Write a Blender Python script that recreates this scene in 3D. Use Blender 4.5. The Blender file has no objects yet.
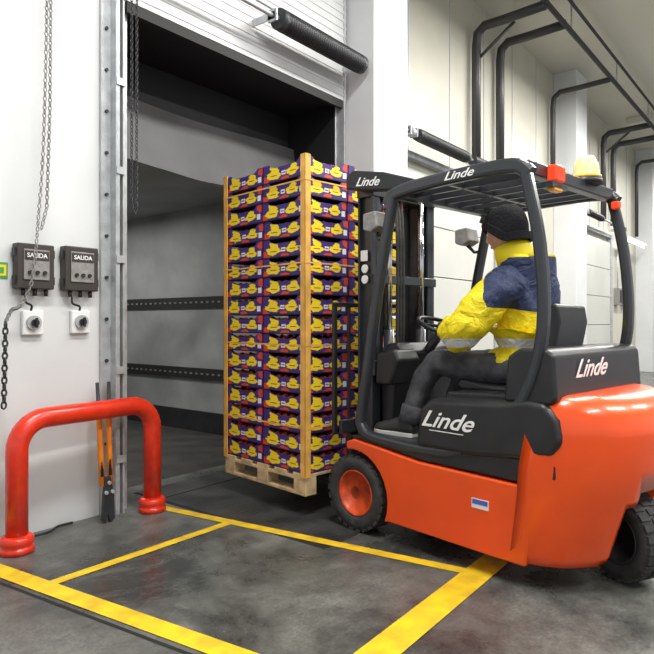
import bpy, bmesh, math, random
from mathutils import Vector, Matrix, Euler
random.seed(7)
D = bpy.data
scene = bpy.context.scene
scene.view_settings.view_transform = 'Standard'
scene.view_settings.look = 'None'

# ------------------------------------------------------------------ materials
def mat(name, col, rough=0.5, metal=0.0, var=0.0, vscale=6.0, bump=0.0, bscale=30.0, emit=None, estr=0, alpha=1.0, col2=None, trans=0.0, coat=0.0):
    m = D.materials.new(name); m.use_nodes = True
    nt = m.node_tree; b = nt.nodes['Principled BSDF']
    b.inputs['Base Color'].default_value = (*col, 1)
    b.inputs['Roughness'].default_value = rough
    b.inputs['Metallic'].default_value = metal
    b.inputs['Coat Weight'].default_value = coat
    if trans: b.inputs['Transmission Weight'].default_value = trans
    if alpha < 1: b.inputs['Alpha'].default_value = alpha
    if emit:
        b.inputs['Emission Color'].default_value = (*emit, 1); b.inputs['Emission Strength'].default_value = estr
    tc = nt.nodes.new('ShaderNodeTexCoord')
    if var > 0:
        n = nt.nodes.new('ShaderNodeTexNoise'); n.inputs['Scale'].default_value = vscale; n.inputs['Detail'].default_value = 6
        nt.links.new(tc.outputs['Object'], n.inputs['Vector'])
        r = nt.nodes.new('ShaderNodeValToRGB')
        c2 = col2 if col2 else tuple(c*(1-var) for c in col)
        r.color_ramp.elements[0].position = 0.35; r.color_ramp.elements[1].position = 0.65
        r.color_ramp.elements[0].color = (*c2, 1); r.color_ramp.elements[1].color = (*col, 1)
        nt.links.new(n.outputs['Fac'], r.inputs['Fac']); nt.links.new(r.outputs['Color'], b.inputs['Base Color'])
    if bump > 0:
        n2 = nt.nodes.new('ShaderNodeTexNoise'); n2.inputs['Scale'].default_value = bscale; n2.inputs['Detail'].default_value = 5
        nt.links.new(tc.outputs['Object'], n2.inputs['Vector'])
        bp = nt.nodes.new('ShaderNodeBump'); bp.inputs['Strength'].default_value = bump; bp.inputs['Distance'].default_value = 0.02
        nt.links.new(n2.outputs['Fac'], bp.inputs['Height']); nt.links.new(bp.outputs['Normal'], b.inputs['Normal'])
    return m

M = {}
M['orange'] = mat('orange_paint', (.88,.085,.008), .28, var=.12, vscale=3, coat=.3)
M['orange2'] = mat('rim_orange', (.80,.09,.02), .4, var=.45, vscale=20)
M['black'] = mat('black_plastic', (.020,.021,.025), .40, var=.3, vscale=9)
M['blackp'] = mat('black_paint_metal', (.028,.031,.038), .3, coat=.2)
M['dgrey'] = mat('dark_grey_steel', (.05,.052,.058), .4, metal=.3, var=.3, vscale=14)
M['rubber'] = mat('tyre_rubber', (.045,.045,.045), .75, var=.4, vscale=18, bump=.3)
M['steel'] = mat('galvanized_steel', (.52,.54,.56), .38, metal=.35, var=.25, vscale=12)
M['chrome'] = mat('polished_rod', (.7,.7,.72), .15, metal=1)
M['red'] = mat('red_paint', (.80,.035,.010), .3, var=.25, vscale=12, coat=.3)
M['white'] = mat('white_plastic', (.8,.8,.8), .45)
M['lettering'] = mat('white_lettering', (.9,.9,.9), .5)
M['amber'] = mat('amber_lens', (.95,.45,.03), .15)
M['amberl'] = mat('pale_lens', (.92,.76,.35), .15)
M['redlens'] = mat('red_lens', (.85,.06,.02), .15, emit=(1,.1,.02), estr=.3)
M['wood'] = mat('pallet_wood', (.72,.52,.28), .75, var=.4, vscale=14, bump=.3)
M['post'] = mat('corner_post_board', (.88,.48,.10), .6, var=.3, vscale=10)
M['trailer'] = mat('trailer_panel', (.42,.43,.43), .5, var=.3, vscale=2)
M['trailerfloor'] = mat('trailer_floor', (.06,.058,.054), .5, var=.5, vscale=4)
M['curtain'] = mat('dock_shelter_fabric', (.115,.115,.12), .6, var=.35, vscale=1.6, bump=.25, bscale=2.5)
M['darkfab'] = mat('dark_shelter_fabric', (.012,.012,.014), .6, var=.4, vscale=2)
M['ceil'] = mat('ceiling_panel', (.66,.64,.57), .5, var=.08, vscale=.6)
M['wallw'] = mat('white_wall_panel', (.70,.715,.73), .4, var=.09, vscale=1.5)
M['wallb'] = mat('beige_wall_panel', (.60,.58,.49), .5, var=.14, vscale=.9)
M['door'] = mat('sectional_door_paint', (.60,.61,.62), .35, var=.12, vscale=1.2)
M['fardoor'] = mat('far_door_paint', (.58,.58,.54), .4, var=.1, vscale=1.2)
M['greendoor'] = mat('green_door_paint', (.38,.52,.40), .5)
M['seal'] = mat('rubber_seal', (.02,.02,.02), .7)
M['boxbrown'] = mat('control_box_frame', (.045,.037,.034), .4)
M['boxface'] = mat('control_box_face', (.30,.29,.28), .4, var=.3, vscale=25)
M['pipe'] = mat('black_pipe', (.06,.06,.062), .4, metal=.3)
M['skin'] = mat('skin', (.60,.33,.24), .5)
M['trouser'] = mat('dark_trousers', (.075,.075,.085), .8, var=.55, vscale=14, bump=.6, bscale=14)
M['hat'] = mat('black_knit', (.010,.010,.014), .9, bump=.6, bscale=90)
M['shoe'] = mat('shoe_leather', (.03,.03,.03), .5)
M['sole'] = mat('shoe_sole', (.6,.6,.58), .6)
M['glove'] = mat('dark_glove', (.05,.05,.055), .8)
M['fruit'] = mat('fruit_skin', (.75,.12,.03), .4, var=.6, vscale=25, col2=(.35,.02,.02))
M['fruitdark'] = mat('crate_interior', (.03,.010,.02), .8)
M['clear'] = mat('polycarbonate', (.6,.65,.68), .1, alpha=.18)
M['blue'] = mat('blue_sticker', (.08,.12,.5), .4)
M['yellowst'] = mat('yellow_sticker', (.9,.65,.03), .4)
M['greenst'] = mat('green_sticker', (.05,.35,.08), .4)
M['toolorange'] = mat('orange_grip', (.95,.28,.02), .4)
M['lamp'] = mat('lamp_tube', (1,1,1), .4, emit=(1,1,.97), estr=3)
M['collar'] = mat('collar_yellow', (.92,.74,.012), .6)
M['cuff'] = mat('cuff_navy', (.02,.03,.09), .7)

def floor_mat():
    m = D.materials.new('concrete_floor'); m.use_nodes = True; nt = m.node_tree; b = nt.nodes['Principled BSDF']
    tc = nt.nodes.new('ShaderNodeTexCoord')
    def noise(s, d=8, r=.6, dist=0):
        n = nt.nodes.new('ShaderNodeTexNoise'); n.inputs['Scale'].default_value = s; n.inputs['Detail'].default_value = d; n.inputs['Roughness'].default_value = r; n.inputs['Distortion'].default_value = dist
        nt.links.new(tc.outputs['Object'], n.inputs['Vector']); return n
    n1 = noise(1.3, 8, .65, .4); n2 = noise(6, 9, .7); n3 = noise(60, 4, .7)
    r1 = nt.nodes.new('ShaderNodeValToRGB'); e = r1.color_ramp.elements
    e[0].position = .36; e[0].color = (.045,.047,.046,1); e[1].position = .62; e[1].color = (.160,.166,.152,1)
    nt.links.new(n1.outputs['Fac'], r1.inputs['Fac'])
    r2 = nt.nodes.new('ShaderNodeValToRGB'); e = r2.color_ramp.elements
    e[0].position = .34; e[0].color = (.58,.58,.58,1); e[1].position = .62; e[1].color = (1.12,1.12,1.1,1)
    nt.links.new(n2.outputs['Fac'], r2.inputs['Fac'])
    r3 = nt.nodes.new('ShaderNodeValToRGB'); e = r3.color_ramp.elements
    e[0].position = .35; e[0].color = (.75,.75,.75,1); e[1].position = .6; e[1].color = (1.1,1.1,1.1,1)
    nt.links.new(n3.outputs['Fac'], r3.inputs['Fac'])
    def mul(A,B):
        mx = nt.nodes.new('ShaderNodeMix'); mx.data_type = 'RGBA'; mx.blend_type = 'MULTIPLY'; mx.inputs['Factor'].default_value = 1
        nt.links.new(A, mx.inputs['A']); nt.links.new(B, mx.inputs['B']); return mx.outputs['Result']
    nt.links.new(mul(mul(r1.outputs['Color'], r2.outputs['Color']), r3.outputs['Color']), b.inputs['Base Color'])
    rr = nt.nodes.new('ShaderNodeMapRange'); rr.inputs['From Min'].default_value = .3; rr.inputs['From Max'].default_value = .7; rr.inputs['To Min'].default_value = .16; rr.inputs['To Max'].default_value = .50
    nt.links.new(n1.outputs['Fac'], rr.inputs['Value']); nt.links.new(rr.outputs['Result'], b.inputs['Roughness'])
    bp = nt.nodes.new('ShaderNodeBump'); bp.inputs['Strength'].default_value = .2; bp.inputs['Distance'].default_value = .01
    nt.links.new(n2.outputs['Fac'], bp.inputs['Height']); nt.links.new(bp.outputs['Normal'], b.inputs['Normal'])
    return m
M['floor'] = floor_mat()
M['plate'] = mat('dock_plate_steel', (.060,.061,.062), .32, var=.7, vscale=3, bump=.3, bscale=40)
M['yline'] = mat('yellow_floor_paint', (.86,.58,.015), .5, var=.5, vscale=9, col2=(.62,.40,.02))
M['groove'] = mat('floor_joint', (.012,.012,.012), .9)

def crate_mat():
    m = D.materials.new('printed_cardboard'); m.use_nodes = True; nt = m.node_tree; b = nt.nodes['Principled BSDF']
    b.inputs['Roughness'].default_value = .5
    uv = nt.nodes.new('ShaderNodeUVMap'); sep = nt.nodes.new('ShaderNodeSeparateXYZ'); nt.links.new(uv.outputs['UV'], sep.inputs[0])
    def mth(op, a, bb=None, c=None):
        n = nt.nodes.new('ShaderNodeMath'); n.operation = op
        for i, v in enumerate((a, bb, c)):
            if v is None: continue
            if isinstance(v, (int, float)): n.inputs[i].default_value = v
            else: nt.links.new(v, n.inputs[i])
        return n.outputs[0]
    u = mth('FRACT', sep.outputs[0]); v = mth('FRACT', sep.outputs[1])
    no = nt.nodes.new('ShaderNodeTexNoise'); no.inputs['Scale'].default_value = 7; no.inputs['Detail'].default_value = 3
    nt.links.new(uv.outputs['UV'], no.inputs['Vector'])
    w = mth('SUBTRACT', no.outputs['Fac'], .5)
    def ell(cx, cy, rx, ry, warp):
        dx = mth('DIVIDE', mth('SUBTRACT', u, cx), rx); dy = mth('DIVIDE', mth('SUBTRACT', v, cy), ry)
        d = mth('SQRT', mth('ADD', mth('MULTIPLY', dx, dx), mth('MULTIPLY', dy, dy)))
        d = mth('ADD', d, mth('MULTIPLY', w, warp))
        return mth('LESS_THAN', d, 1.0)
    def rect(x0, x1, y0, y1):
        return mth('MULTIPLY', mth('MULTIPLY', mth('GREATER_THAN', u, x0), mth('LESS_THAN', u, x1)), mth('MULTIPLY', mth('GREATER_THAN', v, y0), mth('LESS_THAN', v, y1)))
    def mix(f, A, col):
        n = nt.nodes.new('ShaderNodeMix'); n.data_type = 'RGBA'; nt.links.new(f, n.inputs['Factor'])
        if isinstance(A, tuple): n.inputs['A'].default_value = A
        else: nt.links.new(A, n.inputs['A'])
        n.inputs['B'].default_value = col; return n.outputs['Result']
    Y = (.92,.68,.012,1); R = (.65,.06,.03,1)
    c = mix(ell(.02, .12, .13, .26, 1.8), (.055,.025,.18,1), R)
    c = mix(ell(.97, .80, .10, .22, 1.8), c, R)
    c = mix(ell(.52, .08, .10, .14, 1.2), c, R)
    c = mix(ell(.25, .36, .165, .21, 1.4), c, Y)
    c = mix(ell(.27, .60, .10, .17, 1.2), c, Y)
    c = mix(ell(.21, .78, .055, .10, .8), c, Y)
    c = mix(ell(.70, .40, .145, .19, 1.4), c, Y)
    c = mix(ell(.72, .62, .08, .14, 1.2), c, Y)
    c = mix(rect(.18, .33, .33, .38), c, (.3,.03,.12,1))
    c = mix(rect(.64, .77, .38, .43), c, (.3,.03,.12,1))
    c = mix(rect(.87, .96, .2, .50), c, (.80,.80,.78,1))
    c = mix(rect(.44, .54, .30, .52), c, (.80,.72,.78,1))
    c = mix(rect(.455, .525, .38, .44), c, (.1,.03,.2,1))
    c = mix(rect(0, 1, 0, .06), c, (.015,.008,.03,1))
    nt.links.new(c, b.inputs['Base Color'])
    return m
M['crate'] = crate_mat()

def jacket_mat():
    m = D.materials.new('hi_vis_jacket'); m.use_nodes = True; nt = m.node_tree; b = nt.nodes['Principled BSDF']
    b.inputs['Roughness'].default_value = .6
    tc = nt.nodes.new('ShaderNodeTexCoord'); sep = nt.nodes.new('ShaderNodeSeparateXYZ'); nt.links.new(tc.outputs['Object'], sep.inputs[0])
    def mth(op, a, bb=None):
        n = nt.nodes.new('ShaderNodeMath'); n.operation = op
        for i, v in enumerate((a, bb)):
            if v is None: continue
            if isinstance(v, (int, float)): n.inputs[i].default_value = v
            else: nt.links.new(v, n.inputs[i])
        return n.outputs[0]
    x, y, z = sep.outputs
    yoke = mth('MULTIPLY', mth('GREATER_THAN', mth('ADD', z, mth('MULTIPLY', x, -.15)), 1.495), mth('LESS_THAN', z, 1.67))
    yoke = mth('MULTIPLY', yoke, mth('LESS_THAN', x, mth('SUBTRACT', mth('MULTIPLY', z, .35), 1.245)))
    stripe = mth('MULTIPLY', mth('GREATER_THAN', z, 1.155), mth('LESS_THAN', z, 1.207))
    n1 = nt.nodes.new('ShaderNodeMix'); n1.data_type = 'RGBA'; nt.links.new(yoke, n1.inputs['Factor'])
    n1.inputs['A'].default_value = (.92,.74,.012,1); n1.inputs['B'].default_value = (.022,.035,.10,1)
    n2 = nt.nodes.new('ShaderNodeMix'); n2.data_type = 'RGBA'; nt.links.new(stripe, n2.inputs['Factor'])
    nt.links.new(n1.outputs['Result'], n2.inputs['A']); n2.inputs['B'].default_value = (.85,.87,.88,1)
    nt.links.new(n2.outputs['Result'], b.inputs['Base Color'])
    no = nt.nodes.new('ShaderNodeTexNoise'); no.inputs['Scale'].default_value = 9; no.inputs['Detail'].default_value = 4; no.inputs['Distortion'].default_value = 1.2
    nt.links.new(tc.outputs['Object'], no.inputs['Vector'])
    bp = nt.nodes.new('ShaderNodeBump'); bp.inputs['Strength'].default_value = .8; bp.inputs['Distance'].default_value = .045
    nt.links.new(no.outputs['Fac'], bp.inputs['Height']); nt.links.new(bp.outputs['Normal'], b.inputs['Normal'])
    return m
M['jacket'] = jacket_mat()

# ------------------------------------------------------------------ helpers
def link(o, parent=None):
    scene.collection.objects.link(o)
    if parent is not None: o.parent = parent
    return o
def empty(name, loc=(0,0,0), rz=0.0, parent=None):
    e = D.objects.new(name, None); e.location = loc; e.rotation_euler = (0,0,rz); e.empty_display_size = .2
    return link(e, parent)
def finish(name, bm, m, parent, smooth=False, bevel=0, seg=2):
    bmesh.ops.recalc_face_normals(bm, faces=bm.faces[:])
    me = D.meshes.new(name); bm.to_mesh(me); bm.free()
    mats = m if isinstance(m, (list, tuple)) else [m]
    for k in mats: me.materials.append(k)
    if smooth:
        for p in me.polygons: p.use_smooth = True
    o = link(D.objects.new(name, me), parent)
    if bevel:
        md = o.modifiers.new('bevel', 'BEVEL'); md.width = bevel; md.segments = seg; md.limit_method = 'ANGLE'; md.angle_limit = .6
        for p in me.polygons: p.use_smooth = True
        try:
            md.harden_normals = True
        except Exception: pass
    return o
def bm_box(bm, lo, hi, mi=0):
    x0,y0,z0 = lo; x1,y1,z1 = hi
    vs = [bm.verts.new(p) for p in ((x0,y0,z0),(x1,y0,z0),(x1,y1,z0),(x0,y1,z0),(x0,y0,z1),(x1,y0,z1),(x1,y1,z1),(x0,y1,z1))]
    for f in ((0,3,2,1),(4,5,6,7),(0,1,5,4),(1,2,6,5),(2,3,7,6),(3,0,4,7)):
        fa = bm.faces.new([vs[i] for i in f]); fa.material_index = mi
def boxes(name, lst, m, parent=None, bevel=0):
    bm = bmesh.new()
    for lo, hi in lst: bm_box(bm, [min(a,b) for a,b in zip(lo,hi)], [max(a,b) for a,b in zip(lo,hi)])
    return finish(name, bm, m, parent, bevel=bevel)
def box(name, lo, hi, m, parent=None, bevel=0):
    return boxes(name, [(lo,hi)], m, parent, bevel)
def prism(name, pts, y0, y1, m, parent=None, bevel=0, seg=2):
    bm = bmesh.new()
    a = [bm.verts.new((p[0], y0, p[1])) for p in pts]; b = [bm.verts.new((p[0], y1, p[1])) for p in pts]
    n = len(pts)
    bm.faces.new(a); bm.faces.new(b[::-1])
    for i in range(n): bm.faces.new((a[i], a[(i+1)%n], b[(i+1)%n], b[i]))
    return finish(name, bm, m, parent, bevel=bevel, seg=seg)
def bm_cyl(bm, p0, p1, r, r2=None, n=20):
    p0 = Vector(p0); p1 = Vector(p1); d = p1-p0; L = d.length
    q = d.to_track_quat('Z', 'Y').to_matrix().to_4x4()
    mtx = Matrix.Translation((p0+p1)/2) @ q
    bmesh.ops.create_cone(bm, cap_ends=True, segments=n, radius1=r, radius2=r if r2 is None else r2, depth=L, matrix=mtx)
def cyl(name, p0, p1, r, m, parent=None, r2=None, n=24, bevel=0):
    bm = bmesh.new(); bm_cyl(bm, p0, p1, r, r2, n)
    o = finish(name, bm, m, parent, bevel=bevel)
    for p in o.data.polygons: p.use_smooth = len(p.vertices) == 4
    return o
def cyls(name, lst, m, parent=None, n=12):
    bm = bmesh.new()
    for p0, p1, r in lst: bm_cyl(bm, p0, p1, r, None, n)
    o = finish(name, bm, m, parent)
    for p in o.data.polygons: p.use_smooth = len(p.vertices) == 4
    return o
def catmull(pts, k=8, closed=False):
    P = [Vector(p) for p in pts]; out = []; n = len(P)
    rng = n if closed else n-1
    for i in range(rng):
        if closed: p0,p1,p2,p3 = P[(i-1)%n],P[i],P[(i+1)%n],P[(i+2)%n]
        else: p0,p1,p2,p3 = P[max(i-1,0)],P[i],P[i+1],P[min(i+2,n-1)]
        for j in range(k):
            t = j/k
            out.append(.5*((2*p1)+(-p0+p2)*t+(2*p0-5*p1+4*p2-p3)*t*t+(-p0+3*p1-3*p2+p3)*t**3))
    if not closed: out.append(P[-1])
    return out
def bm_tube(bm, pts, r, n=10, closed=False, prof=None, up=None):
    P = [Vector(p) for p in pts]; N = len(P)
    if prof is None: prof = [(r*math.cos(2*math.pi*i/n), r*math.sin(2*math.pi*i/n)) for i in range(n)]
    n = len(prof); rings = []; u = None
    for i in range(N):
        if closed: t = P[(i+1)%N]-P[i-1]
        else: t = P[min(i+1,N-1)]-P[max(i-1,0)]
        t.normalize()
        if up is not None: s = Vector(up)
        else:
            if u is None: s = Vector((0,0,1)) if abs(t.z) < .9 else Vector((0,1,0))
            else: s = u
        s = s - t*s.dot(t); s.normalize(); u = s; w = t.cross(s)
        rings.append([bm.verts.new(P[i]+s*a+w*b) for a,b in prof])
    for i in range(N if closed else N-1):
        A = rings[i]; B = rings[(i+1)%N]
        for j in range(n): bm.faces.new((A[j],A[(j+1)%n],B[(j+1)%n],B[j]))
    if not closed:
        bm.faces.new(rings[0][::-1]); bm.faces.new(rings[-1])
def tube(name, pts, r, m, parent=None, n=12, closed=False, smooth=0, prof=None, up=None):
    if smooth: pts = catmull(pts, smooth, closed)
    bm = bmesh.new(); bm_tube(bm, pts, r, n, closed, prof, up)
    o = finish(name, bm, m, parent, smooth=True)
    if prof is not None:
        for p in o.data.polygons: p.use_smooth = False
    return o
def rprof(w, h, c=.25):
    a = w/2; b = h/2; k = min(w,h)*c
    return [(a,b-k),(a-k*.3,b-k*.3),(a-k,b),(-a+k,b),(-a+k*.3,b-k*.3),(-a,b-k),(-a,-b+k),(-a+k*.3,-b+k*.3),(-a+k,-b),(a-k,-b),(a-k*.3,-b+k*.3),(a,-b+k)]
def lathe(name, prof, origin, axis, m, parent=None, n=40, caps=True, closed=False):
    bm = bmesh.new(); q = Vector(axis).to_track_quat('Z','Y'); O = Vector(origin); rings = []
    for r,h in prof:
        rings.append([bm.verts.new(O + q @ Vector((r*math.cos(2*math.pi*i/n), r*math.sin(2*math.pi*i/n), h))) for i in range(n)])
    prs = list(zip(rings, rings[1:]))
    if closed: prs.append((rings[-1], rings[0]))
    for A,B in prs:
        for j in range(n): bm.faces.new((A[j],A[(j+1)%n],B[(j+1)%n],B[j]))
    if caps and not closed:
        bm.faces.new(rings[0][::-1]); bm.faces.new(rings[-1])
    return finish(name, bm, m, parent, smooth=True)
def text(name, s, size, loc, xdir, updir, m, parent, shear=0.0, ext=.001, sx=1.0):
    c = D.curves.new(name, 'FONT'); c.body = s; c.size = size; c.shear = shear; c.extrude = ext
    c.align_x = 'CENTER'; c.align_y = 'CENTER'; c.offset = size*.012
    t = D.objects.new(name, c); scene.collection.objects.link(t)
    dg = bpy.context.evaluated_depsgraph_get(); me = D.meshes.new_from_object(t.evaluated_get(dg)); D.objects.remove(t)
    me.materials.clear(); me.materials.append(m)
    X = Vector(xdir).normalized(); Y = Vector(updir).normalized(); Z = X.cross(Y)
    R = Matrix((X,Y,Z)).transposed().to_4x4()
    me.transform(Matrix.Translation(loc) @ R @ Matrix.Diagonal((sx,1,1,1)))
    return link(D.objects.new(name, me), parent)
def skin_mesh(name, verts, edges, radii, m, parent, sub=2, root=0, disp=0.0, dscale=.09):
    me = D.meshes.new(name); me.from_pydata([Vector(v) for v in verts], edges, [])
    o = D.objects.new(name, me); scene.collection.objects.link(o)
    md = o.modifiers.new('skin','SKIN'); md.use_smooth_shade = True; md.branch_smoothing = .6
    for i, r in enumerate(radii):
        sv = me.skin_vertices[0].data[i]; sv.radius = r if isinstance(r, tuple) else (r, r); sv.use_root = (i == root)
    s = o.modifiers.new('sub','SUBSURF'); s.levels = sub; s.render_levels = sub
    if disp:
        tx = D.textures.new(name+'_folds','CLOUDS'); tx.noise_scale = dscale; tx.noise_depth = 2
        dm = o.modifiers.new('folds','DISPLACE'); dm.texture = tx; dm.strength = disp; dm.mid_level = .5; dm.texture_coords = 'LOCAL'
    dg = bpy.context.evaluated_depsgraph_get(); me2 = D.meshes.new_from_object(o.evaluated_get(dg))
    D.objects.remove(o)
    mats = m if isinstance(m,(list,tuple)) else [m]
    me2.materials.clear()
    for k in mats: me2.materials.append(k)
    for p in me2.polygons: p.use_smooth = True
    return link(D.objects.new(name, me2), parent)
def chain(name, pts, m, parent=None, link_len=.03, r=.003):
    bm = bmesh.new(); P = [Vector(p) for p in pts]; k = 0
    for a, b in zip(P, P[1:]):
        d = b-a; n = max(1,int(d.length/(link_len*.78)))
        for i in range(n):
            c = a + d*((i+.5)/n); q = d.to_track_quat('Z','Y') @ Euler((0,0,math.pi/2*(k%2))).to_quaternion(); k += 1
            loop = [c + q @ Vector((.30*link_len*math.cos(t), 0, .5*link_len*math.sin(t))) for t in [2*math.pi*j/8 for j in range(8)]]
            bm_tube(bm, loop, r, 5, True)
    return finish(name, bm, m, parent, smooth=True)

# ------------------------------------------------------------------ room shell
WY = 3.80
DX0, DX1, DZ = 2.51, 4.91, 3.48
box('floor', (-6,-9,-.2), (42,WY+.45,0), M['floor'])
box('ceiling', (-6,-9,5.8), (42,WY+.3,6.0), M['ceil'])
boxes('wall_dock', [((-6,WY,0),(DX0,WY+.3,5.8)), ((DX0,WY,DZ),(DX1,WY+.3,5.8)), ((DX1,WY,0),(5.62,WY+.3,5.8))], M['wallw'])
box('wall_dock_far', (5.62,WY,0), (42,WY+.3,5.8), M['wallb'])
box('wall_end', (41.7,-9,0), (42,WY,5.8), M['wallw'])
for i, x in enumerate((4.99, 11.38, 17.77, 24.16, 30.5)):
    box('wall_pilaster' if i == 0 else 'wall_pilaster.%03d' % i, (x,3.386,0), (x+.63,WY-.001,5.8), M['wallw'], None, bevel=.01)
tr = empty('trim_1')
boxes('joint_strips', [((x,WY-.012,0),(x+.025,WY-.0005,5.8)) for x in [6.3+i*1.05 for i in range(22)] if not (15.4<x<16.6 or 9.9<x<10.4)], M['door'], tr)
boxes('joint_strips_left', [((1.2,WY-.006,0),(1.215,WY-.0005,5.8)), ((.1,WY-.006,0),(.115,WY-.0005,5.8))], M['steel'], tr)
tb = empty('ceiling_beams')
boxes('ribs', [((x,-9,5.66),(x+.18,WY-.45,5.79)) for x in (2.0,8.4,14.8,21.2,27.6)], M['ceil'], tb)
box('baseboard_dock', (5.63,WY-.03,0), (11.37,WY-.0005,.25), M['steel'])

def spring_shaft(name, x0, x1, springs, y, z, sr=.07, parent=None):
    e = empty(name, parent=parent)
    cyl('shaft', (x0,y,z), (x1,y,z), .018, M['steel'], e, n=12)
    cn = []
    for k,(s0,s1) in enumerate(springs):
        turns = int((s1-s0)/.028); pts = []
        for i in range(turns*10+1):
            t = i/10*2*math.pi; pts.append((s0+(s1-s0)*i/(turns*10), y+sr*math.cos(t), z+sr*math.sin(t)))
        tube('coil_%d'%(k+1), pts, .014, M['black'], e, n=6)
        cyl('core_%d'%(k+1), (s0,y,z),(s1,y,z), sr*.88, M['seal'], e)
        cn += [((s0-.05,y,z),(s0+.02,y,z),sr*1.1), ((s1-.02,y,z),(s1+.05,y,z),sr*1.1)]
    cyls('cones', cn, M['dgrey'], e, n=20)
    bx = []
    for x in (x0+.05, springs[0][0]-.12, x1-.06): bx += [((x,y-.03,z-.03),(x+.01,WY-.001,z+.03)), ((x,y-.05,z-.05),(x+.012,y+.05,z+.05))]
    boxes('brackets', bx, M['steel'], e)
    cyls('drum', [((x0+.1,y,z),(x0+.17,y,z),.05)], M['steel'], e, n=24)
    return e
def far_door(name, x0, x1, ztop, m):
    e = empty(name)
    n = 5; h = ztop/n
    bm = bmesh.new()
    for i in range(n): bm_box(bm, (x0,WY-.07,i*h+.006), (x1,WY-.04,(i+1)*h-.006))
    finish('leaf_panels', bm, m, e, bevel=.004)
    boxes('frame', [((x0-.12,WY-.10,0),(x0-.005,WY-.001,ztop+.1)), ((x1+.005,WY-.10,0),(x1+.12,WY-.001,ztop+.1)), ((x0-.12,WY-.10,ztop+.1),(x1+.12,WY-.001,ztop+.18))], M['steel'], e, bevel=.005)
    return e
far_door('sectional_door', 6.0, 8.6, 3.1, M['fardoor'])
far_door('sectional_door.001', 12.4, 15.0, 3.1, M['fardoor'])
far_door('sectional_door.002', 18.7, 21.4, 3.3, M['greendoor'])
spring_shaft('torsion_spring_shaft', 5.75, 9.0, [(6.05,7.2),(7.45,8.7)], 3.5, 3.38, .060)
spring_shaft('torsion_spring_shaft.001', 12.2, 15.4, [(12.5,13.4)], 3.5, 3.42, .055)

d1 = empty('door_1')
spring_shaft('spring_shaft', 2.2, 4.97, [(3.78,4.86)], 3.48, 3.79, .078, d1)
bm = bmesh.new()
z = DZ+.02
for i in range(3):
    bm_box(bm, (DX0-.05,WY-.09,z), (DX1+.06,WY-.045,z+.50))
    for k in range(6): bm_box(bm, (DX0-.05,WY-.096,z+.04+k*.075), (DX1+.06,WY-.09,z+.07+k*.075))
    z += .515
finish('leaf_panels', bm, M['door'], d1, bevel=.004)
box('bottom_seal', (DX0-.04,WY-.085,DZ-.055), (DX1+.04,WY-.05,DZ+.02), M['seal'], d1)
boxes('hinges', [((x,WY-.12,zz-.04),(x+.04,WY-.096,zz+.04)) for x in (2.7,3.5,4.3) for zz in (DZ+.53,DZ+1.04)], M['steel'], d1)
boxes('guide_rail', [((DX0-.20,WY-.03,0),(DX0-.002,WY-.0005,5.2)), ((DX0-.075,WY-.09,0),(DX0-.06,WY-.03,5.2)), ((DX0-.13,WY-.09,0),(DX0-.115,WY-.03,5.2)), ((DX0-.13,WY-.095,0),(DX0-.10,WY-.09,5.2)),
                     ((DX1+.015,WY-.10,0),(DX1+.035,WY-.001,5.2))], M['steel'], d1, bevel=.003)
cyls('bolts', [((DX0-.165,WY-.045,z),(DX0-.165,WY-.03,z),.012) for z in [.2+i*.28 for i in range(16)]], M['dgrey'], d1, n=8)
boxes('rail_brackets', [((DX0-.13,WY-.105,z),(DX0-.06,WY-.095,z+.05)) for z in (.35,.95,1.7,2.3,2.9,3.5)], M['steel'], d1)

# ------------------------------------------------------------------ dock shelter + trailer
sh = empty('dock_shelter')
boxes('reveal', [((DX0-.02,WY+.3,0),(DX0,WY+.62,3.5)), ((DX1,WY+.3,0),(DX1+.02,WY+.62,3.5)), ((DX0-.02,WY+.3,3.48),(DX1+.02,WY+1.4,3.5)), ((DX0,WY+.62,2.66),(DX1,WY+.66,3.48))], M['darkfab'], sh)
boxes('reveal_lining', [((DX1-.012,WY+.001,0.005),(DX1-.001,WY+.62,3.46)), ((DX0+.001,WY+.001,0.005),(DX0+.012,WY+.62,3.46)), ((DX0+.01,WY+.001,3.455),(DX1-.01,WY+.62,3.475))], M['darkfab'], sh)
bm = bmesh.new(); nx, nz = 60, 18; g = []
for i in range(nx+1):
    row = []
    for k in range(nz+1):
        x = DX0+.015+(DX1-DX0-.03)*i/nx; t = k/nz; z = 2.56+.54*t
        yb = WY+.44+.10*t+.012*math.sin(x*4.0+t*2)+.006*math.sin(x*11+t*3)*(1-t)
        row.append(bm.verts.new((x, yb, z+.02*math.sin(x*3))))
    g.append(row)
for i in range(nx):
    for k in range(nz): bm.faces.new((g[i][k],g[i+1][k],g[i+1][k+1],g[i][k+1]))
finish('head_curtain', bm, M['curtain'], sh, smooth=True)
tl = empty('truck_trailer')
TY0, TY1 = WY+.66, WY+12
boxes('side_walls', [((DX1-.06,TY0,.0),(DX1+.06,TY1,2.66)), ((DX0-.10,TY0,.0),(DX0+.0,TY1,2.66)), ((DX0-.1,TY1,0),(DX1+.06,TY1+.08,2.66))], M['trailer'], tl)
box('roof', (DX0-.1,TY0,2.66), (DX1+.06,TY1+.08,2.74), M['trailer'], tl)
box('deck', (DX0-.1,WY+.46,-.1), (DX1+.06,TY1,-.002), M['trailerfloor'], tl)
boxes('lashing_rails', [((DX1-.085,TY0,1.47),(DX1-.06,TY1,1.60)), ((DX1-.085,TY0,.62),(DX1-.06,TY1,.75))], M['seal'], tl)
boxes('rail_slots', [((DX1-.09,TY0+.05+i*.10,zz-.010),(DX1-.0855,TY0+.09+i*.10,zz+.010)) for i in range(50) for zz in (1.535,.685)], M['boxface'], tl)
boxes('kick_board', [((DX1-.09,TY0,0),(DX1-.06,TY1,.24))], M['dgrey'], tl)

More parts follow.
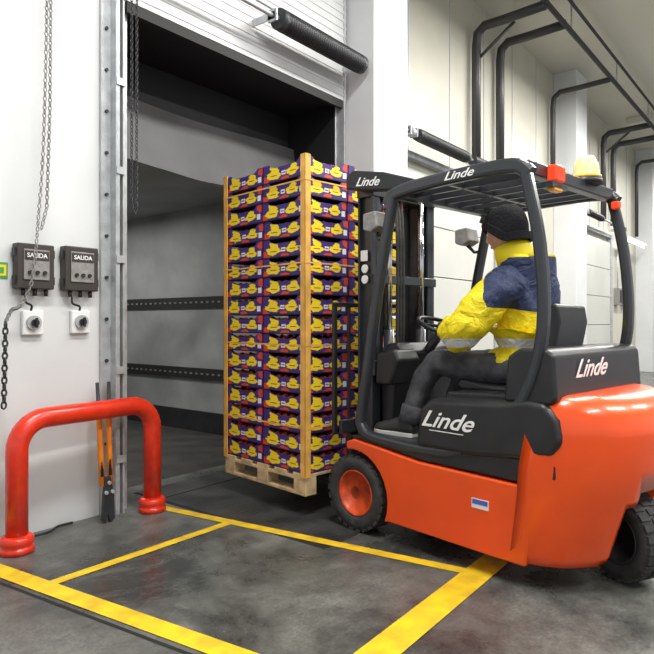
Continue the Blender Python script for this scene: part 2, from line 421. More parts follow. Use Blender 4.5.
# ------------------------------------------------------------------ floor markings
def strip(bm, p, q, w, z=.0015):
    p = Vector((*p,0)); q = Vector((*q,0)); d = (q-p).normalized(); n = Vector((-d.y,d.x,0))*w/2
    bm.faces.new([bm.verts.new((v.x,v.y,z)) for v in (p-n,q-n,q+n,p+n)])
fm = empty('floor_marking')
for nm, p, q, w, z in (('line_side', (2.66,3.72),(2.99,1.36),.075,.0030), ('line_cross', (1.50,2.99),(2.80,2.99),.065,.0033),
                    ('line_outer', (1.42,3.75),(2.05,-1.2),.105,.0036), ('line_front', (1.68,1.345),(3.55,1.40),.15,.0039)):
    bm = bmesh.new(); strip(bm, p, q, w, z); finish(nm, bm, M['yline'], fm)
pl = empty('dock_leveler')
box('plate', (2.80,2.25,.0), (4.89,WY+.28,.0022), M['plate'], pl)
boxes('gap', [((2.765,2.22,0),(2.80,WY+.28,.0012)), ((2.80,2.215,0),(4.89,2.25,.0012)), ((2.8,WY-.02,.0022),(4.89,WY+.0,.0032))], M['groove'], pl)
fj = empty('floor_joints')
bm = bmesh.new()
strip(bm, (1.33,3.78), (1.93,-1.0), .02, .0012); strip(bm, (1.40,.2),(9,.2),.012,.0012)
finish('joint', bm, M['groove'], fj)

# ------------------------------------------------------------------ safety barrier
br = empty('safety_barrier')
r = .17
A = Vector((1.65,3.55,0)); B = Vector((2.593,3.60,0)); d = (B-A).normalized()
pl_ = [A, A+Vector((0,0,.57))]
for i in range(1,9):
    t = i/8*math.pi/2; pl_.append(A + d*(r-r*math.cos(t)) + Vector((0,0,.57+r*math.sin(t))))
for i in range(0,9):
    t = math.pi/2-i/8*math.pi/2; pl_.append(B - d*(r-r*math.cos(t)) + Vector((0,0,.57+r*math.sin(t))))
pl_.append(B)
tube('pipe', pl_, .060, M['red'], br, n=24)
for k, P in enumerate((A,B)):
    lathe('flange_%d' % (k+1), [(.080,0),(.092,.004),(.092,.03),(.082,.038),(.078,.04),(.090,.055),(.090,.085),(.078,.095),(.060,.10)], P, (0,0,1), M['red'], br)

# ------------------------------------------------------------------ wall equipment (left)
def ctrl(name, x0, x1, z0, z1):
    e = empty(name); y = WY-.0005
    box('housing', (x0,y-.07,z0), (x1,y,z1), M['boxbrown'], e, bevel=.008)
    box('face', (x0+.035,y-.078,z0+.055), (x1-.035,y-.07,z1-.035), M['boxface'], e, bevel=.004)
    box('label', (x0+.04,y-.081,z1-.100), (x1-.04,y-.078,z1-.045), M['boxbrown'], e)
    text('label_text', 'SALIDA', .038, ((x0+x1)/2,y-.082,z1-.073), (1,0,0), (0,0,1), M['lettering'], e)
    cyls('buttons', [((x0+.07+i*.045,y-.09,z0+.10),(x0+.07+i*.045,y-.078,z0+.10),.012) for i in range(3)], M['black'], e)
    cyls('glands', [((x0+.05+i*.07,y-.035,z0-.04),(x0+.05+i*.07,y-.035,z0),.012) for i in range(3)], M['black'], e)
    boxes('clips', [((x0-.012,y-.05,z0+.03),(x0,y-.02,z0+.08)), ((x1,y-.05,z0+.03),(x1+.012,y-.02,z0+.08)), ((x0-.012,y-.05,z1-.08),(x0,y-.02,z1-.03)), ((x1,y-.05,z1-.08),(x1+.012,y-.02,z1-.03))], M['dgrey'], e)
ctrl('dock_control_box', 1.737, 1.965, 1.50, 1.775)
ctrl('dock_control_box.001', 2.035, 2.265, 1.50, 1.785)
def switch(name, x, z):
    e = empty(name); y = WY-.0005
    box('plate', (x-.065,y-.03,z-.075), (x+.065,y,z+.075), M['white'], e, bevel=.008)
    cyl('dial', (x,y-.045,z), (x,y-.03,z), .045, M['steel'], e)
    cyl('knob', (x,y-.065,z), (x,y-.045,z), .022, M['black'], e)
    box('knob_grip', (x-.007,y-.08,z-.03), (x+.007,y-.065,z+.03), M['black'], e, bevel=.003)
switch('rotary_switch', 1.852, 1.295); switch('rotary_switch.001', 2.165, 1.300)
cb = empty('wall_cables')
for k,(x,x2) in enumerate(((1.80,1.84),(2.10,2.155))):
    tube('cable_%d'%(k+1), [(x,WY-.035,1.46),(x,WY-.04,1.42),(x2,WY-.03,1.40),(x2,WY-.02,1.365)], .007, M['black'], cb, smooth=5, n=8)
tube('floor_cable', [(1.72,3.74,.012),(1.9,3.70,.012),(2.0,3.76,.012),(2.1,3.76,.012)], .008, M['black'], cb, smooth=5, n=8)
wsn = empty('warning_sign'); box('sign_panel', (1.60,WY-.006,1.56),(1.71,WY-.0005,1.655), M['greenst'], wsn); box('sign_mark',(1.62,WY-.008,1.575),(1.70,WY-.006,1.64),M['yellowst'],wsn); box('sign_symbol',(1.655,WY-.010,1.59),(1.685,WY-.008,1.625),M['greenst'],wsn)
ch = catmull([(1.90,3.69,3.9),(1.895,3.69,3.2),(1.875,3.69,2.4),(1.845,3.69,1.95),(1.80,3.68,1.55),(1.735,3.69,1.40),(1.69,3.70,1.37),(1.655,3.70,1.3)], 6)
hc = empty('hoist_chain'); chain('links', ch, M['boxface'], hc, .032, .0036)
chain('links_return', [(1.93,3.70,3.9),(1.92,3.70,2.6),(1.90,3.70,2.0),(1.86,3.69,1.86)], M['boxface'], hc, .032, .0036)
chain('tail_links', [(1.655,3.70,1.3),(1.645,3.70,.80)], M['dgrey'], hc, .045, .006)
hc2 = empty('hoist_chain.001')
chain('links', [(2.43,3.60,3.7),(2.43,3.60,2.1)], M['dgrey'], hc2); chain('links_return', [(2.47,3.60,3.7),(2.468,3.60,2.1)], M['dgrey'], hc2)
chain('links_bend', catmull([(2.43,3.60,2.1),(2.438,3.60,2.05),(2.45,3.60,2.03),(2.462,3.60,2.05),(2.468,3.60,2.1)],3), M['dgrey'], hc2)
bc = empty('bolt_cutter', (-.045,-.03,0))
tube('handle_1', [(2.275,3.66,.30),(2.285,3.70,.55),(2.30,3.76,.90)], .012, M['dgrey'], bc, n=10)
tube('handle_2', [(2.335,3.66,.30),(2.35,3.70,.55),(2.385,3.76,.90)], .012, M['dgrey'], bc, n=10)
tube('grip_1', [(2.276,3.662,.24),(2.286,3.703,.56),(2.295,3.738,.76)], .019, M['toolorange'], bc, n=12)
tube('grip_2', [(2.336,3.662,.24),(2.352,3.703,.56),(2.370,3.738,.76)], .019, M['toolorange'], bc, n=12)
prism('jaws', [(2.27,.18),(2.26,.02),(2.29,.0),(2.302,.06),(2.315,.0),(2.35,.02),(2.345,.18),(2.32,.30),(2.285,.30)], 3.63, 3.655, M['dgrey'], bc, bevel=.004)
cyls('pivots', [((2.285,3.62,.2),(2.285,3.665,.2),.012), ((2.33,3.62,.2),(2.33,3.665,.2),.012), ((2.307,3.62,.26),(2.307,3.665,.26),.012)], M['steel'], bc)

# ------------------------------------------------------------------ overhead black pipework
pp = empty('overhead_pipework')
ry, rz_ = 2.75, 5.40
tube('main_pipe', [(6.5,ry,rz_),(41,ry,rz_)], .035, M['pipe'], pp)
tube('main_pipe_upper', [(6.5,ry-.12,rz_+.22),(41,ry-.12,rz_+.22)], .022, M['pipe'], pp)
for i, x in enumerate((7.95,8.76,11.07,14.34,15.15,17.46,20.7,21.5,23.9,27.1)):
    top = rz_ if i % 2 else rz_-.06
    zb = 3.50
    tube('riser_%d'%(i+1), [(x,3.70,zb),(x,3.70,top-.5),(x,3.70,top-.25),(x,3.68,top-.08),(x,3.58,top),(x,3.3,top),(x,ry,top+.02)], .062 if i not in (2,5,8) else .045, M['pipe'], pp, n=12)
    if i in (0,3,6): tube('brace_%d'%(i+1), [(x,3.70,top-.45),(x+.1,3.2,top-.02)], .022, M['pipe'], pp)
cyls('hangers', [((x,ry,rz_),(x,ry,5.79),.012) for x in (9,11.5,14,16.5,19,21.5,24)], M['steel'], pp)
lf = empty('fluorescent_lamp')
box('housing', (15.5,3.42,3.22), (17.3,3.56,3.27), M['white'], lf); cyl('tube', (15.55,3.49,3.19), (17.25,3.49,3.19), .022, M['lamp'], lf)
boxes('bracket', [((15.8,3.47,3.27),(15.84,3.79,3.30)), ((16.9,3.47,3.27),(16.94,3.79,3.30))], M['steel'], lf)
for i,(x,z) in enumerate(((15.6,1.9),(16.2,1.9),(10.0,1.8))):
    e = empty('electrical_box' if i==0 else 'electrical_box.%03d'%i)
    box('housing', (x,WY-.13,z-.2),(x+.3,WY-.0005,z+.2), M['boxface'], e, bevel=.01); box('door_plate',(x+.03,WY-.14,z-.15),(x+.27,WY-.13,z+.15), M['dgrey'], e)
    tube('conduit', [(x+.15,WY-.05,z+.2),(x+.15,WY-.05,3.0)], .015, M['steel'], e)

# ------------------------------------------------------------------ forklift
CX, CY = 3.10, 2.207
ROT = math.radians(81.87)
F = empty('forklift', (CX,CY,0), ROT)
W = -1.10
def skirt(name, y0, y1):
    pts = []
    cx, cz, R = .06, .233, .275
    for i in range(0,11):
        t = math.radians(78 + i*(205-78)/10); pts.append((cx+R*math.cos(t), cz+R*math.sin(t)))
    pts += [(-.235,.125),(-1.10,.11),(-1.16,.50),(-.45,.515),(-.12,.555),(.06,.575),(.125,.55)]
    prism(name, pts, y0, y1, M['orange'], F, bevel=.012, seg=3)
skirt('side_skirt_left', 0, -.20); skirt('side_skirt_right', W, W+.20)
box('chassis_core', (-1.08,-.2,.14), (.0,-.9,.52), M['dgrey'], F, bevel=.01)
box('front_axle_beam', (.0,-.22,.15),(.12,-.88,.36), M['dgrey'], F, bevel=.01)
prism('sill', [(.11,.585),(-.12,.565),(-.45,.525),(-1.17,.512),(-1.25,.56),(-1.25,.63),(-.46,.615),(-.30,.585),(.06,.60)], -.012, W+.012, M['black'], F, bevel=.008)
box('cabin_floor', (-.50,-.04,.55),(.10,W+.04,.588), M['dgrey'], F)
prism('battery_cover', [(-.43,.60),(-.455,.82),(-.53,.875),(-.95,.895),(-1.10,.92),(-1.20,.91),(-1.265,.84),(-1.285,.74),(-1.24,.665),(-1.10,.63),(-.80,.60)], .004, W-.004, M['black'], F, bevel=.03, seg=4)
prism('seat_plinth', [(-.50,.86),(-.53,.905),(-1.15,.925),(-1.15,.86)], -.16, W+.16, M['black'], F, bevel=.012)
prism('rear_hood', [(-.97,.90),(-.99,1.13),(-1.06,1.175),(-1.20,1.17),(-1.235,1.14),(-1.25,.93),(-1.22,.90)], -.02, W+.02, M['black'], F, bevel=.02, seg=3)
boxes('hood_vents', [((-.985,-.25-k*.1,.98),(-.975,-.31-k*.1,1.10)) for k in range(6)], M['seal'], F)
def cw():
    bm = bmesh.new(); N = 32; rings = []
    lev = [(.115,-1.35,.05,-1.02),(.125,-1.40,.02,-1.02),(.17,-1.43,.0,-1.02),(.30,-1.47,-.005,-1.04),(.45,-1.52,-.008,-1.06),(.60,-1.56,-.008,-1.07),(.76,-1.575,-.004,-1.10),(.85,-1.555,.01,-1.14),(.91,-1.50,.035,-1.16),(.94,-1.43,.07,-1.18),(.948,-1.36,.12,-1.19)]
    for z, rear, inset, front in lev:
        hw = .55-inset; L = -(rear-front); ring = []
        for i in range(N+1):
            t = i/N*math.pi
            c, s = math.cos(t), math.sin(t); e = 2/2.35
            yy = hw*math.copysign(abs(c)**e, c); xx = L*abs(s)**e
            ring.append(bm.verts.new((front-xx, -.55+yy, z)))
        rings.append(ring)
    for A_,B_ in zip(rings, rings[1:]):
        for i in range(N): bm.faces.new((A_[i],A_[i+1],B_[i+1],B_[i]))
        bm.faces.new((A_[0],B_[0],B_[N],A_[N]))
    bm.faces.new(rings[0]); bm.faces.new(rings[-1][::-1])
    o = finish('counterweight', bm, M['orange'], F, smooth=True)
    b2 = bmesh.new(); bm_box(b2, (-1.9,-.98,-.1), (-1.10,-.27,.49)); bmesh.ops.bevel(b2, geom=b2.edges[:], offset=.07, segments=5, affect='EDGES')
    bmesh.ops.recalc_face_normals(b2, faces=b2.faces[:])
    me = D.meshes.new('cutme'); b2.to_mesh(me); b2.free(); c = D.objects.new('cutme', me); scene.collection.objects.link(c); c.parent = F
    md = o.modifiers.new('cut','BOOLEAN'); md.object = c; md.operation = 'DIFFERENCE'; md.solver = 'EXACT'
    dg = bpy.context.evaluated_depsgraph_get(); me2 = D.meshes.new_from_object(o.evaluated_get(dg))
    o.modifiers.clear(); o.data = me2; D.objects.remove(c)
    o.modifiers.new('wn','WEIGHTED_NORMAL')
cw()
box('recess_core', (-1.12,-.30,.14),(-1.10,-.97,.47), M['seal'], F)
def wheel(name, c, R, w, ang=0.0, rimm='orange2'):
    e = D.objects.new(name, None); link(e, F); e.location = c; e.rotation_euler = (0,0,ang); e.empty_display_size=.1
    h = w/2
    lathe('tyre', [(R*.60,-h*.82),(R*.66,-h*.95),(R*.80,-h),(R*.93,-h*.93),(R*.975,-h*.75),(R*.975,h*.75),(R*.93,h*.93),(R*.80,h),(R*.66,h*.95),(R*.60,h*.82)], (0,0,0), (0,1,0), M['rubber'], e, n=48, closed=True)
    bm = bmesh.new()
    for i in range(26):
        for sd in (-1,1):
            t = 2*math.pi*(i+.5*(sd>0))/26
            q = Matrix.Rotation(t, 4, 'Y')
            b2 = bmesh.new(); bm_box(b2, (-.017, min(sd*h*.12,sd*h*.94), R*.93), (.017, max(sd*h*.12,sd*h*.94), R*1.0))
            for v in b2.verts: v.co = q @ v.co
            tmp = D.meshes.new('t'); b2.to_mesh(tmp); b2.free(); bm.from_mesh(tmp); D.meshes.remove(tmp)
    finish('tread_lugs', bm, M['rubber'], e)
    lathe('rim', [(R*.62,-h*.80),(R*.60,-h*.90),(R*.56,-h*.86),(R*.50,-h*.62),(R*.30,-h*.55),(R*.24,-h*.70),(R*.10,-h*.72),(R*.10,h*.72),(R*.24,h*.70),(R*.30,h*.55),(R*.50,h*.62),(R*.56,h*.86),(R*.60,h*.90),(R*.62,h*.80)], (0,0,0), (0,1,0), M[rimm], e, n=40)
    cyls('wheel_nuts', [((R*.40*math.cos(t),-h*.70,R*.40*math.sin(t)),(R*.40*math.cos(t),h*.70,R*.40*math.sin(t)),.014) for t in [2*math.pi*k/6 for k in range(6)]], M['dgrey'], e, n=6)
    cyl('hub_cap', (0,-h*.80,0),(0,h*.80,0), R*.17, M['dgrey'], e)
wheel('front_wheel_left', (.06,-.095,.237), .235, .18); wheel('front_wheel_right', (.06,W+.095,.237), .235, .18)
wheel('rear_wheel_left', (-1.37,-.49,.217), .215, .13, math.radians(-22), 'dgrey'); wheel('rear_wheel_right', (-1.31,-.655,.217), .215, .13, math.radians(-22), 'dgrey')
box('steer_axle', (-1.38,-.62,.36),(-1.30,-.52,.50), M['dgrey'], F, bevel=.01)

def guard(side, y):
    loop = [(-.24,2.045),(-.13,1.55),(-.03,1.0),(.02,.73),(.015,.655),(-.06,.605),(-.30,.585),(-.55,.585),(-.70,.61),(-.91,.73),(-1.06,.90),(-1.145,1.10),(-1.18,1.35),(-1.155,1.70),(-1.09,2.02)]
    P = catmull([(a,y,z) for a,z in loop], 8)
    tube('guard_frame_'+side, P, .03, M['blackp'], F, prof=rprof(.062,.056,.3), up=(0,1,0))
    tube('roof_rail_'+side, catmull([(-.20,y,1.99),(-.25,y,2.05),(-.45,y,2.075),(-.80,y,2.085),(-1.03,y,2.075),(-1.11,y,2.02)],6), .03, M['blackp'], F, prof=rprof(.06,.075,.3), up=(0,1,0))
guard('left', -.035); guard('right', W+.035)
boxes('roof_cross_members', [((-.22,-.05,2.03),(-.29,W+.05,2.09)), ((-1.03,-.05,2.03),(-1.10,W+.05,2.10)), ((-.60,-.05,2.045),(-.64,W+.05,2.08))], M['blackp'], F, bevel=.01)
boxes('roof_bars', [((-.28,-.17-k*.153,2.045),(-1.05,-.195-k*.153,2.085)) for k in range(6)], M['blackp'], F, bevel=.004)
box('roof_glazing', (-.27,-.06,2.092),(-1.06,W+.06,2.098), M['clear'], F)
for k,(s,y) in enumerate((('left',-.14),('right',-.96))):
    prism('tilt_cylinder_cover_'+s, [(.22,2.24),(.16,2.275),(-.10,2.22),(-.36,2.13),(-.36,2.095),(-.15,2.10),(.05,2.13),(.22,2.16)], y+.045, y-.045, M['black'], F, bevel=.012, seg=3)
text('mast_lettering', 'Linde', .078, (.03,-.0925,2.178), (-1,0,-.12), (-.12,0,1), M['lettering'], F, shear=.45, sx=1.15)
text('roof_lettering', 'Linde', .062, (-.71,-.003,2.082), (-1,0,0), (0,0,1), M['lettering'], F, shear=.45, sx=1.35)
def rail(name, a0, a1, y0, y1, z0, z1, m):
    t = .014
    boxes(name, [((a0,y0,z0),(a0+t,y1,z1)), ((a1-t,y0,z0),(a1,y1,z1)), ((a0,(y0+y1)/2-t/2,z0),(a1,(y0+y1)/2+t/2,z1))], m, F, bevel=.003)
for s, y in (('left',-.22),('right',W+.22)):
    k = 1 if s == 'right' else -1
    rail('mast_outer_'+s, .10, .23, y, y+k*.075, .09, 2.20, M['blackp'])
    rail('mast_inner_'+s, .13, .25, y+k*.08, y+k*.14, .12, 2.26, M['dgrey'])
    cyl('lift_cylinder_'+s, (.095,y+k*.16,.15), (.095,y+k*.16,1.25), .035, M['blackp'], F); cyl('lift_rod_'+s, (.095,y+k*.16,1.25), (.095,y+k*.16,2.2), .02, M['chrome'], F)
    boxes('lift_chain_'+s, [((.20,y+k*.19,.5),(.212,y+k*.215,2.15))], M['dgrey'], F)
boxes('mast_cross_members', [((.09,-.22,2.12),(.24,W+.22,2.21)), ((.08,-.22,.95),(.10,W+.22,1.05)), ((.08,-.22,.14),(.24,W+.22,.26)), ((.13,-.30,2.22),(.25,W+.30,2.27)), ((.08,-.22,1.55),(.10,W+.22,1.61))], M['blackp'], F, bevel=.006)
for k in range(3): tube('hydraulic_hose_%d'%(k+1), [(.10,-.44-k*.03,.3),(.08,-.44-k*.03,1.0),(.09,-.46-k*.03,1.8),(.13,-.47-k*.03,2.12),(.20,-.47-k*.03,2.0),(.22,-.47-k*.03,1.2)], .011, M['rubber'], F, smooth=6, n=8)
cyls('mast_stickers', [((.168,-.2265,z),(.168,-.2185,z),.028) for z in (1.65,1.58)], M['white'], F, n=20)
box('mast_load_sticker', (.14,-.2195,1.70),(.20,-.2165,1.77), M['white'], F)
boxes('fork_carriage', [((.28,-.12,.56),(.31,W+.12,.65)), ((.28,-.12,.22),(.31,W+.12,.31)), ((.26,-.36,.22),(.30,-.42,.65)), ((.26,-.70,.22),(.30,-.76,.65))], M['dgrey'], F, bevel=.006)
bb = [((.31,-.08,.56),(.335,-.11,1.42)), ((.31,W+.08,.56),(.335,W+.11,1.42)), ((.31,-.08,1.40),(.335,W+.08,1.43))] + [((.31,-.22-k*.13,.60),(.33,-.236-k*.13,1.40)) for k in range(6)]
boxes('load_backrest', bb, M['black'], F, bevel=.003)
for s, y in (('left',-.24),('right',W+.36)):
    prism('fork_'+s, [(.315,.60),(.315,.175),(.33,.168),(1.30,.190),(1.30,.200),(.40,.215),(.36,.24),(.355,.60)], y, y-.11, M['dgrey'], F, bevel=.003)
prism('dashboard', [(.09,.58),(.11,1.02),(.05,1.16),(-.04,1.17),(-.10,1.10),(-.02,.95),(.0,.58)], -.30, W+.14, M['black'], F, bevel=.02, seg=3)
box('display', (-.10,-.80,1.13),(-.07,-.95,1.24), M['dgrey'], F, bevel=.008)
prism('side_console', [(.06,.9),(.05,1.10),(-.10,1.13),(-.14,1.06),(-.06,.9)], -.20, -.42, M['black'], F, bevel=.02)
cyl('steering_column', (.02,-.57,.98), (-.19,-.57,1.245), .032, M['black'], F)
SC = Vector((-.20,-.57,1.27)); e1 = Vector((0,1,0)); e2 = Vector((.93,0,.36)).normalized(); SR = .165
rim = [SC + SR*(math.cos(t)*e1+math.sin(t)*e2) for t in [2*math.pi*k/32 for k in range(32)]]
tube('steering_wheel_rim', rim, .014, M['black'], F, n=10, closed=True)
cyls('steering_wheel_spokes', [(SC, SC+SR*(math.cos(t)*e1+math.sin(t)*e2), .011) for t in (.3, 2.84, 4.71)], M['black'], F)
cyl('steering_wheel_hub', SC-Vector((-.02,0,.04)), SC+Vector((-.008,0,.02)), .035, M['black'], F)
boxes('pedals', [((.0,-.42,.60),(.03,-.50,.70)), ((.0,-.72,.60),(.03,-.80,.70))], M['rubber'], F, bevel=.006)
prism('seat_cushion', [(-.50,.90),(-.47,.935),(-.50,.965),(-.70,.94),(-.95,.93),(-1.0,.94),(-1.0,.90)], -.33, -.81, M['black'], F, bevel=.022, seg=4)
prism('seat_back', [(-.99,.93),(-1.02,1.18),(-1.045,1.36),(-1.06,1.40),(-1.095,1.39),(-1.11,1.30),(-1.08,1.15),(-1.06,.93)], -.34, -.68, M['black'], F, bevel=.03, seg=4)
box('armrest', (-.90,-.86,1.12),(-.50,-.94,1.17), M['black'], F, bevel=.02)
cyls('joysticks', [((-.52,-.88,1.17),(-.50,-.88,1.25),.008), ((-.52,-.92,1.17),(-.50,-.92,1.25),.008)], M['dgrey'], F)
def beacon(name, a, y, z, r, h, m):
    lathe(name, [(r*1.05,0),(r*1.08,.01),(r*1.0,.025),(r*.92,.06),(r*.86,h*.75),(r*.66,h*.93),(r*.3,h)], (a,y,z), (0,0,1), m, F, n=28)
    cyl(name+'_base', (a,y,z-.02), (a,y,z+.012), r*1.15, M['black'], F)
box('rear_lamp_bracket', (-1.08,-.20,1.98),(-1.14,-.36,2.01), M['blackp'], F)
box('rear_lamp_lens', (-1.095,-.22,2.01),(-1.155,-.32,2.10), M['redlens'], F, bevel=.015)
box('rear_lamp_lens_amber', (-1.095,-.225,1.965),(-1.14,-.315,2.005), M['amber'], F, bevel=.008)
beacon('warning_beacon', -1.07, -.74, 2.10, .075, .135, M['amberl'])
cyl('warning_beacon_reflector', (-1.07,-.74,2.112), (-1.07,-.74,2.128), .083, M['amber'], F)
cyl('warning_beacon_cap', (-1.07,-.74,2.225), (-1.07,-.74,2.238), .045, M['white'], F)
box('rear_lamp_far', (-1.10,W+.10,1.97),(-1.15,W+.06,2.015), M['redlens'], F, bevel=.01)
for s, y in (('left',.0),('right',W)):
    k = -1 if s=='left' else 1
    prism('work_light_'+s, [(-.02,1.86),(-.02,1.96),(-.12,1.97),(-.14,1.87),(-.08,1.84)], y-.0, y+k*.14, M['boxface'], F, bevel=.012)
    box('work_light_lens_'+s, (-.02,y+k*.015,1.87),(-.012,y+k*.125,1.955), M['white'], F)
    tube('work_light_stem_'+s, [(-.08,y+k*.07,1.85),(-.12,y+k*.04,1.80),(-.19,y+k*.035,1.80)], .012, M['blackp'], F)
text('side_lettering', 'Linde', .125, (-.635,.0065,.765), (-1,0,0), (0,0,1), M['lettering'], F, shear=.5, sx=1.2)
box('lettering_underline', (-.53,.0045,.705),(-.75,.0065,.709), M['lettering'], F)
text('hood_lettering', 'Linde', .13, (-1.247,-.40,1.065), (0,-1,0), (-.06,0,1), M['lettering'], F, shear=.5, sx=1.25)
box('battery_sticker', (-.80,.0005,.34),(-.90,.003,.39), M['white'], F)
box('battery_sticker_blue', (-.805,.003,.362),(-.895,.0045,.386), M['blue'], F)
box('rear_sticker', (-1.562,-.50,.78),(-1.577,-.56,.84), M['yellowst'], F)

# ------------------------------------------------------------------ pallet + fruit crates
PX = .45; PL = .93; PZ = .145; PY0 = .05; PW = 1.20
P = empty('wooden_pallet', (CX,CY,0), ROT)
b = []
for k in range(5):
    x = PX + k*(PL-.13)/4; b.append(((x,PY0,PZ+.122),(x+.13,PY0-PW,PZ+.144)))
for y in (PY0, PY0-PW/2+.05, PY0-PW+.10): b.append(((PX,y,PZ+.100),(PX+PL,y-.10,PZ+.122)))
for y in (PY0, PY0-PW/2+.05, PY0-PW+.10):
    for x in (PX, PX+PL/2-.06, PX+PL-.12): b.append(((x,y,PZ+.022),(x+.12,y-.10,PZ+.100)))
for y in (PY0, PY0-PW/2+.05, PY0-PW+.10): b.append(((PX,y,PZ),(PX+PL,y-.10,PZ+.022)))
boxes('boards', b, M['wood'], P, bevel=.003)

S = empty('fruit_crate_stack', (CX,CY,0), ROT)
bm = bmesh.new(); uvl = bm.loops.layers.uv.new('UVMap'); bf = bmesh.new()
LAY = 16; H = .1325; Z0 = PZ+.145
cx_n, cy_n = 2, 3; cl = PL/cx_n; cwid = PW/cy_n
prof = [(0,0),(1,0),(1,1),(.86,1),(.80,.82),(.66,.77),(.34,.77),(.20,.82),(.14,1),(0,1)]
def wall(p0, p1, z, h, n):
    p0 = Vector(p0); p1 = Vector(p1); off = random.randint(0,40); offv = random.randint(0,40)
    vs = [bm.verts.new((*(p0+(p1-p0)*s), z+h*t)) for s,t in prof]
    f = bm.faces.new(vs); f.material_index = 0
    for l,(s,t) in zip(f.loops, prof): l[uvl].uv = (s*.998+.001+off, t*.998+.001+offv)
    m = Vector((n[0],n[1]))*-.006
    vs2 = [bm.verts.new((v.co.x+m.x, v.co.y+m.y, v.co.z)) for v in vs]
    f = bm.faces.new(vs2[::-1]); f.material_index = 1
    for i in range(len(vs)):
        k = (i+1) % len(vs); f = bm.faces.new((vs[k], vs[i], vs2[i], vs2[k])); f.material_index = 0
        for l in f.loops: l[uvl].uv = (off+.60, offv+.85)
for L_ in range(LAY):
    jx = random.uniform(-.006,.006); jy = random.uniform(-.006,.004)
    for i in range(cx_n):
        for k in range(cy_n):
            x0 = PX+i*cl+.003+jx+random.uniform(-.002,.002); x1 = x0+cl-.006; y0 = PY0-k*cwid-.003+jy; y1 = y0-cwid+.006
            z = Z0+L_*H; h = H-.003
            wall((x1,y0),(x0,y0),z,h,(0,1)); wall((x0,y0),(x0,y1),z,h,(-1,0)); wall((x0,y1),(x1,y1),z,h,(0,-1)); wall((x1,y1),(x1,y0),z,h,(1,0))
            bm_box(bm, (x0+.008,y1+.008,z), (x1-.008,y0-.008,z+h*.45), 1)
            rr = .034; zz = z+h*.45+.025
            rows = []
            if L_ == LAY-1:
                for q in range(6):
                    for w in range(5): rows.append((x0+.045+q*.073, y0-.045-w*.076))
            else:
                if k == 0: rows += [(x0+.045+q*.073, y0-.045) for q in range(6)]
                if k == cy_n-1: rows += [(x0+.045+q*.073, y1+.045) for q in range(6)]
                if i == 0: rows += [(x0+.045, y0-.045-q*.076) for q in range(5)]
                if i == cx_n-1: rows += [(x1-.045, y0-.045-q*.076) for q in range(5)]
            for (fx,fy) in rows:
                bmesh.ops.create_icosphere(bf, subdivisions=1 if L_<LAY-1 else 2, radius=rr*random.uniform(.92,1.05), matrix=Matrix.Translation((fx,fy,zz)))
me = D.meshes.new('crates'); bm.to_mesh(me); bm.free(); me.materials.append(M['crate']); me.materials.append(M['fruitdark'])
link(D.objects.new('crates', me), S)
finish('fruit', bf, M['fruit'], S, smooth=True)
ph = Z0+LAY*H+.005; t = .006; w = .042; bx = []
for (x,sx) in ((PX-.004,1),(PX+PL+.004,-1)):
    for (y,sy) in ((PY0+.004,-1),(PY0-PW-.004,1)):
        bx.append(((x-sx*t,y-sy*t,Z0-.02),(x+sx*w,y,ph))); bx.append(((x-sx*t,y-sy*t,Z0-.02),(x,y+sy*w,ph)))
boxes('corner_posts', bx, M['post'], S)
sb = []
for z in (Z0+.30, Z0+.85, Z0+1.40, Z0+1.95):
    sb += [((PX-.012,PY0+.011,z),(PX+PL+.012,PY0+.0125,z+.010)), ((PX-.012,PY0-PW-.0125,z),(PX+PL+.012,PY0-PW-.011,z+.010)), ((PX-.0125,PY0+.0125,z),(PX-.011,PY0-PW-.0125,z+.010)), ((PX+PL+.011,PY0+.0125,z),(PX+PL+.0125,PY0-PW-.0125,z+.010))]
boxes('straps', sb, M['post'], S)

# ------------------------------------------------------------------ driver
DR = empty('forklift_driver', (CX,CY,0), ROT)
LW = Vector((-.375,-.42,1.290)); RWv = Vector((-.375,-.735,1.290))
verts = [(-.80,-.57,1.03),(-.85,-.57,1.20),(-.85,-.57,1.40),(-.79,-.57,1.56),(-.735,-.56,1.67),(-.695,-.55,1.79),
         (-.77,-.40,1.56),(-.59,-.22,1.23),LW,
         (-.77,-.74,1.56),(-.60,-.90,1.31),RWv,
         (-.76,-.47,1.02),(-.27,-.36,1.050),(-.17,-.25,.70),
         (-.76,-.67,1.02),(-.25,-.76,1.040),(-.12,-.79,.70)]
edges = [(0,1),(1,2),(2,3),(3,4),(4,5),(3,6),(6,7),(7,8),(3,9),(9,10),(10,11),(0,12),(12,13),(13,14),(0,15),(15,16),(16,17)]
radii = [.14,.14,.15,.13,.06,.065,.075,.05,.033,.075,.05,.033,.12,.090,.056,.12,.090,.056]
body = skin_mesh('body', verts, edges, radii, [M['trouser'], M['skin']], DR, sub=2, disp=.035)
for p in body.data.polygons:
    if p.center.z > 1.16: p.material_index = 1
jv = [(-.74,-.56,1.00),(-.78,-.565,1.10),(-.82,-.57,1.26),(-.82,-.57,1.41),(-.78,-.57,1.54),(-.745,-.565,1.65),(-.725,-.56,1.71),
      (-.765,-.375,1.545),(-.69,-.255,1.38),(-.59,-.190,1.215),(-.47,-.28,1.235),(-.390,-.405,1.285),
      (-.77,-.765,1.545),(-.71,-.86,1.42),(-.61,-.915,1.30),(-.48,-.82,1.285),(-.395,-.748,1.290),
      (-.62,-.37,1.03),(-.58,-.68,1.045)]
je = [(0,1),(1,2),(2,3),(3,4),(4,5),(5,6),(4,7),(7,8),(8,9),(9,10),(10,11),(4,12),(12,13),(13,14),(14,15),(15,16),(0,17),(0,18)]
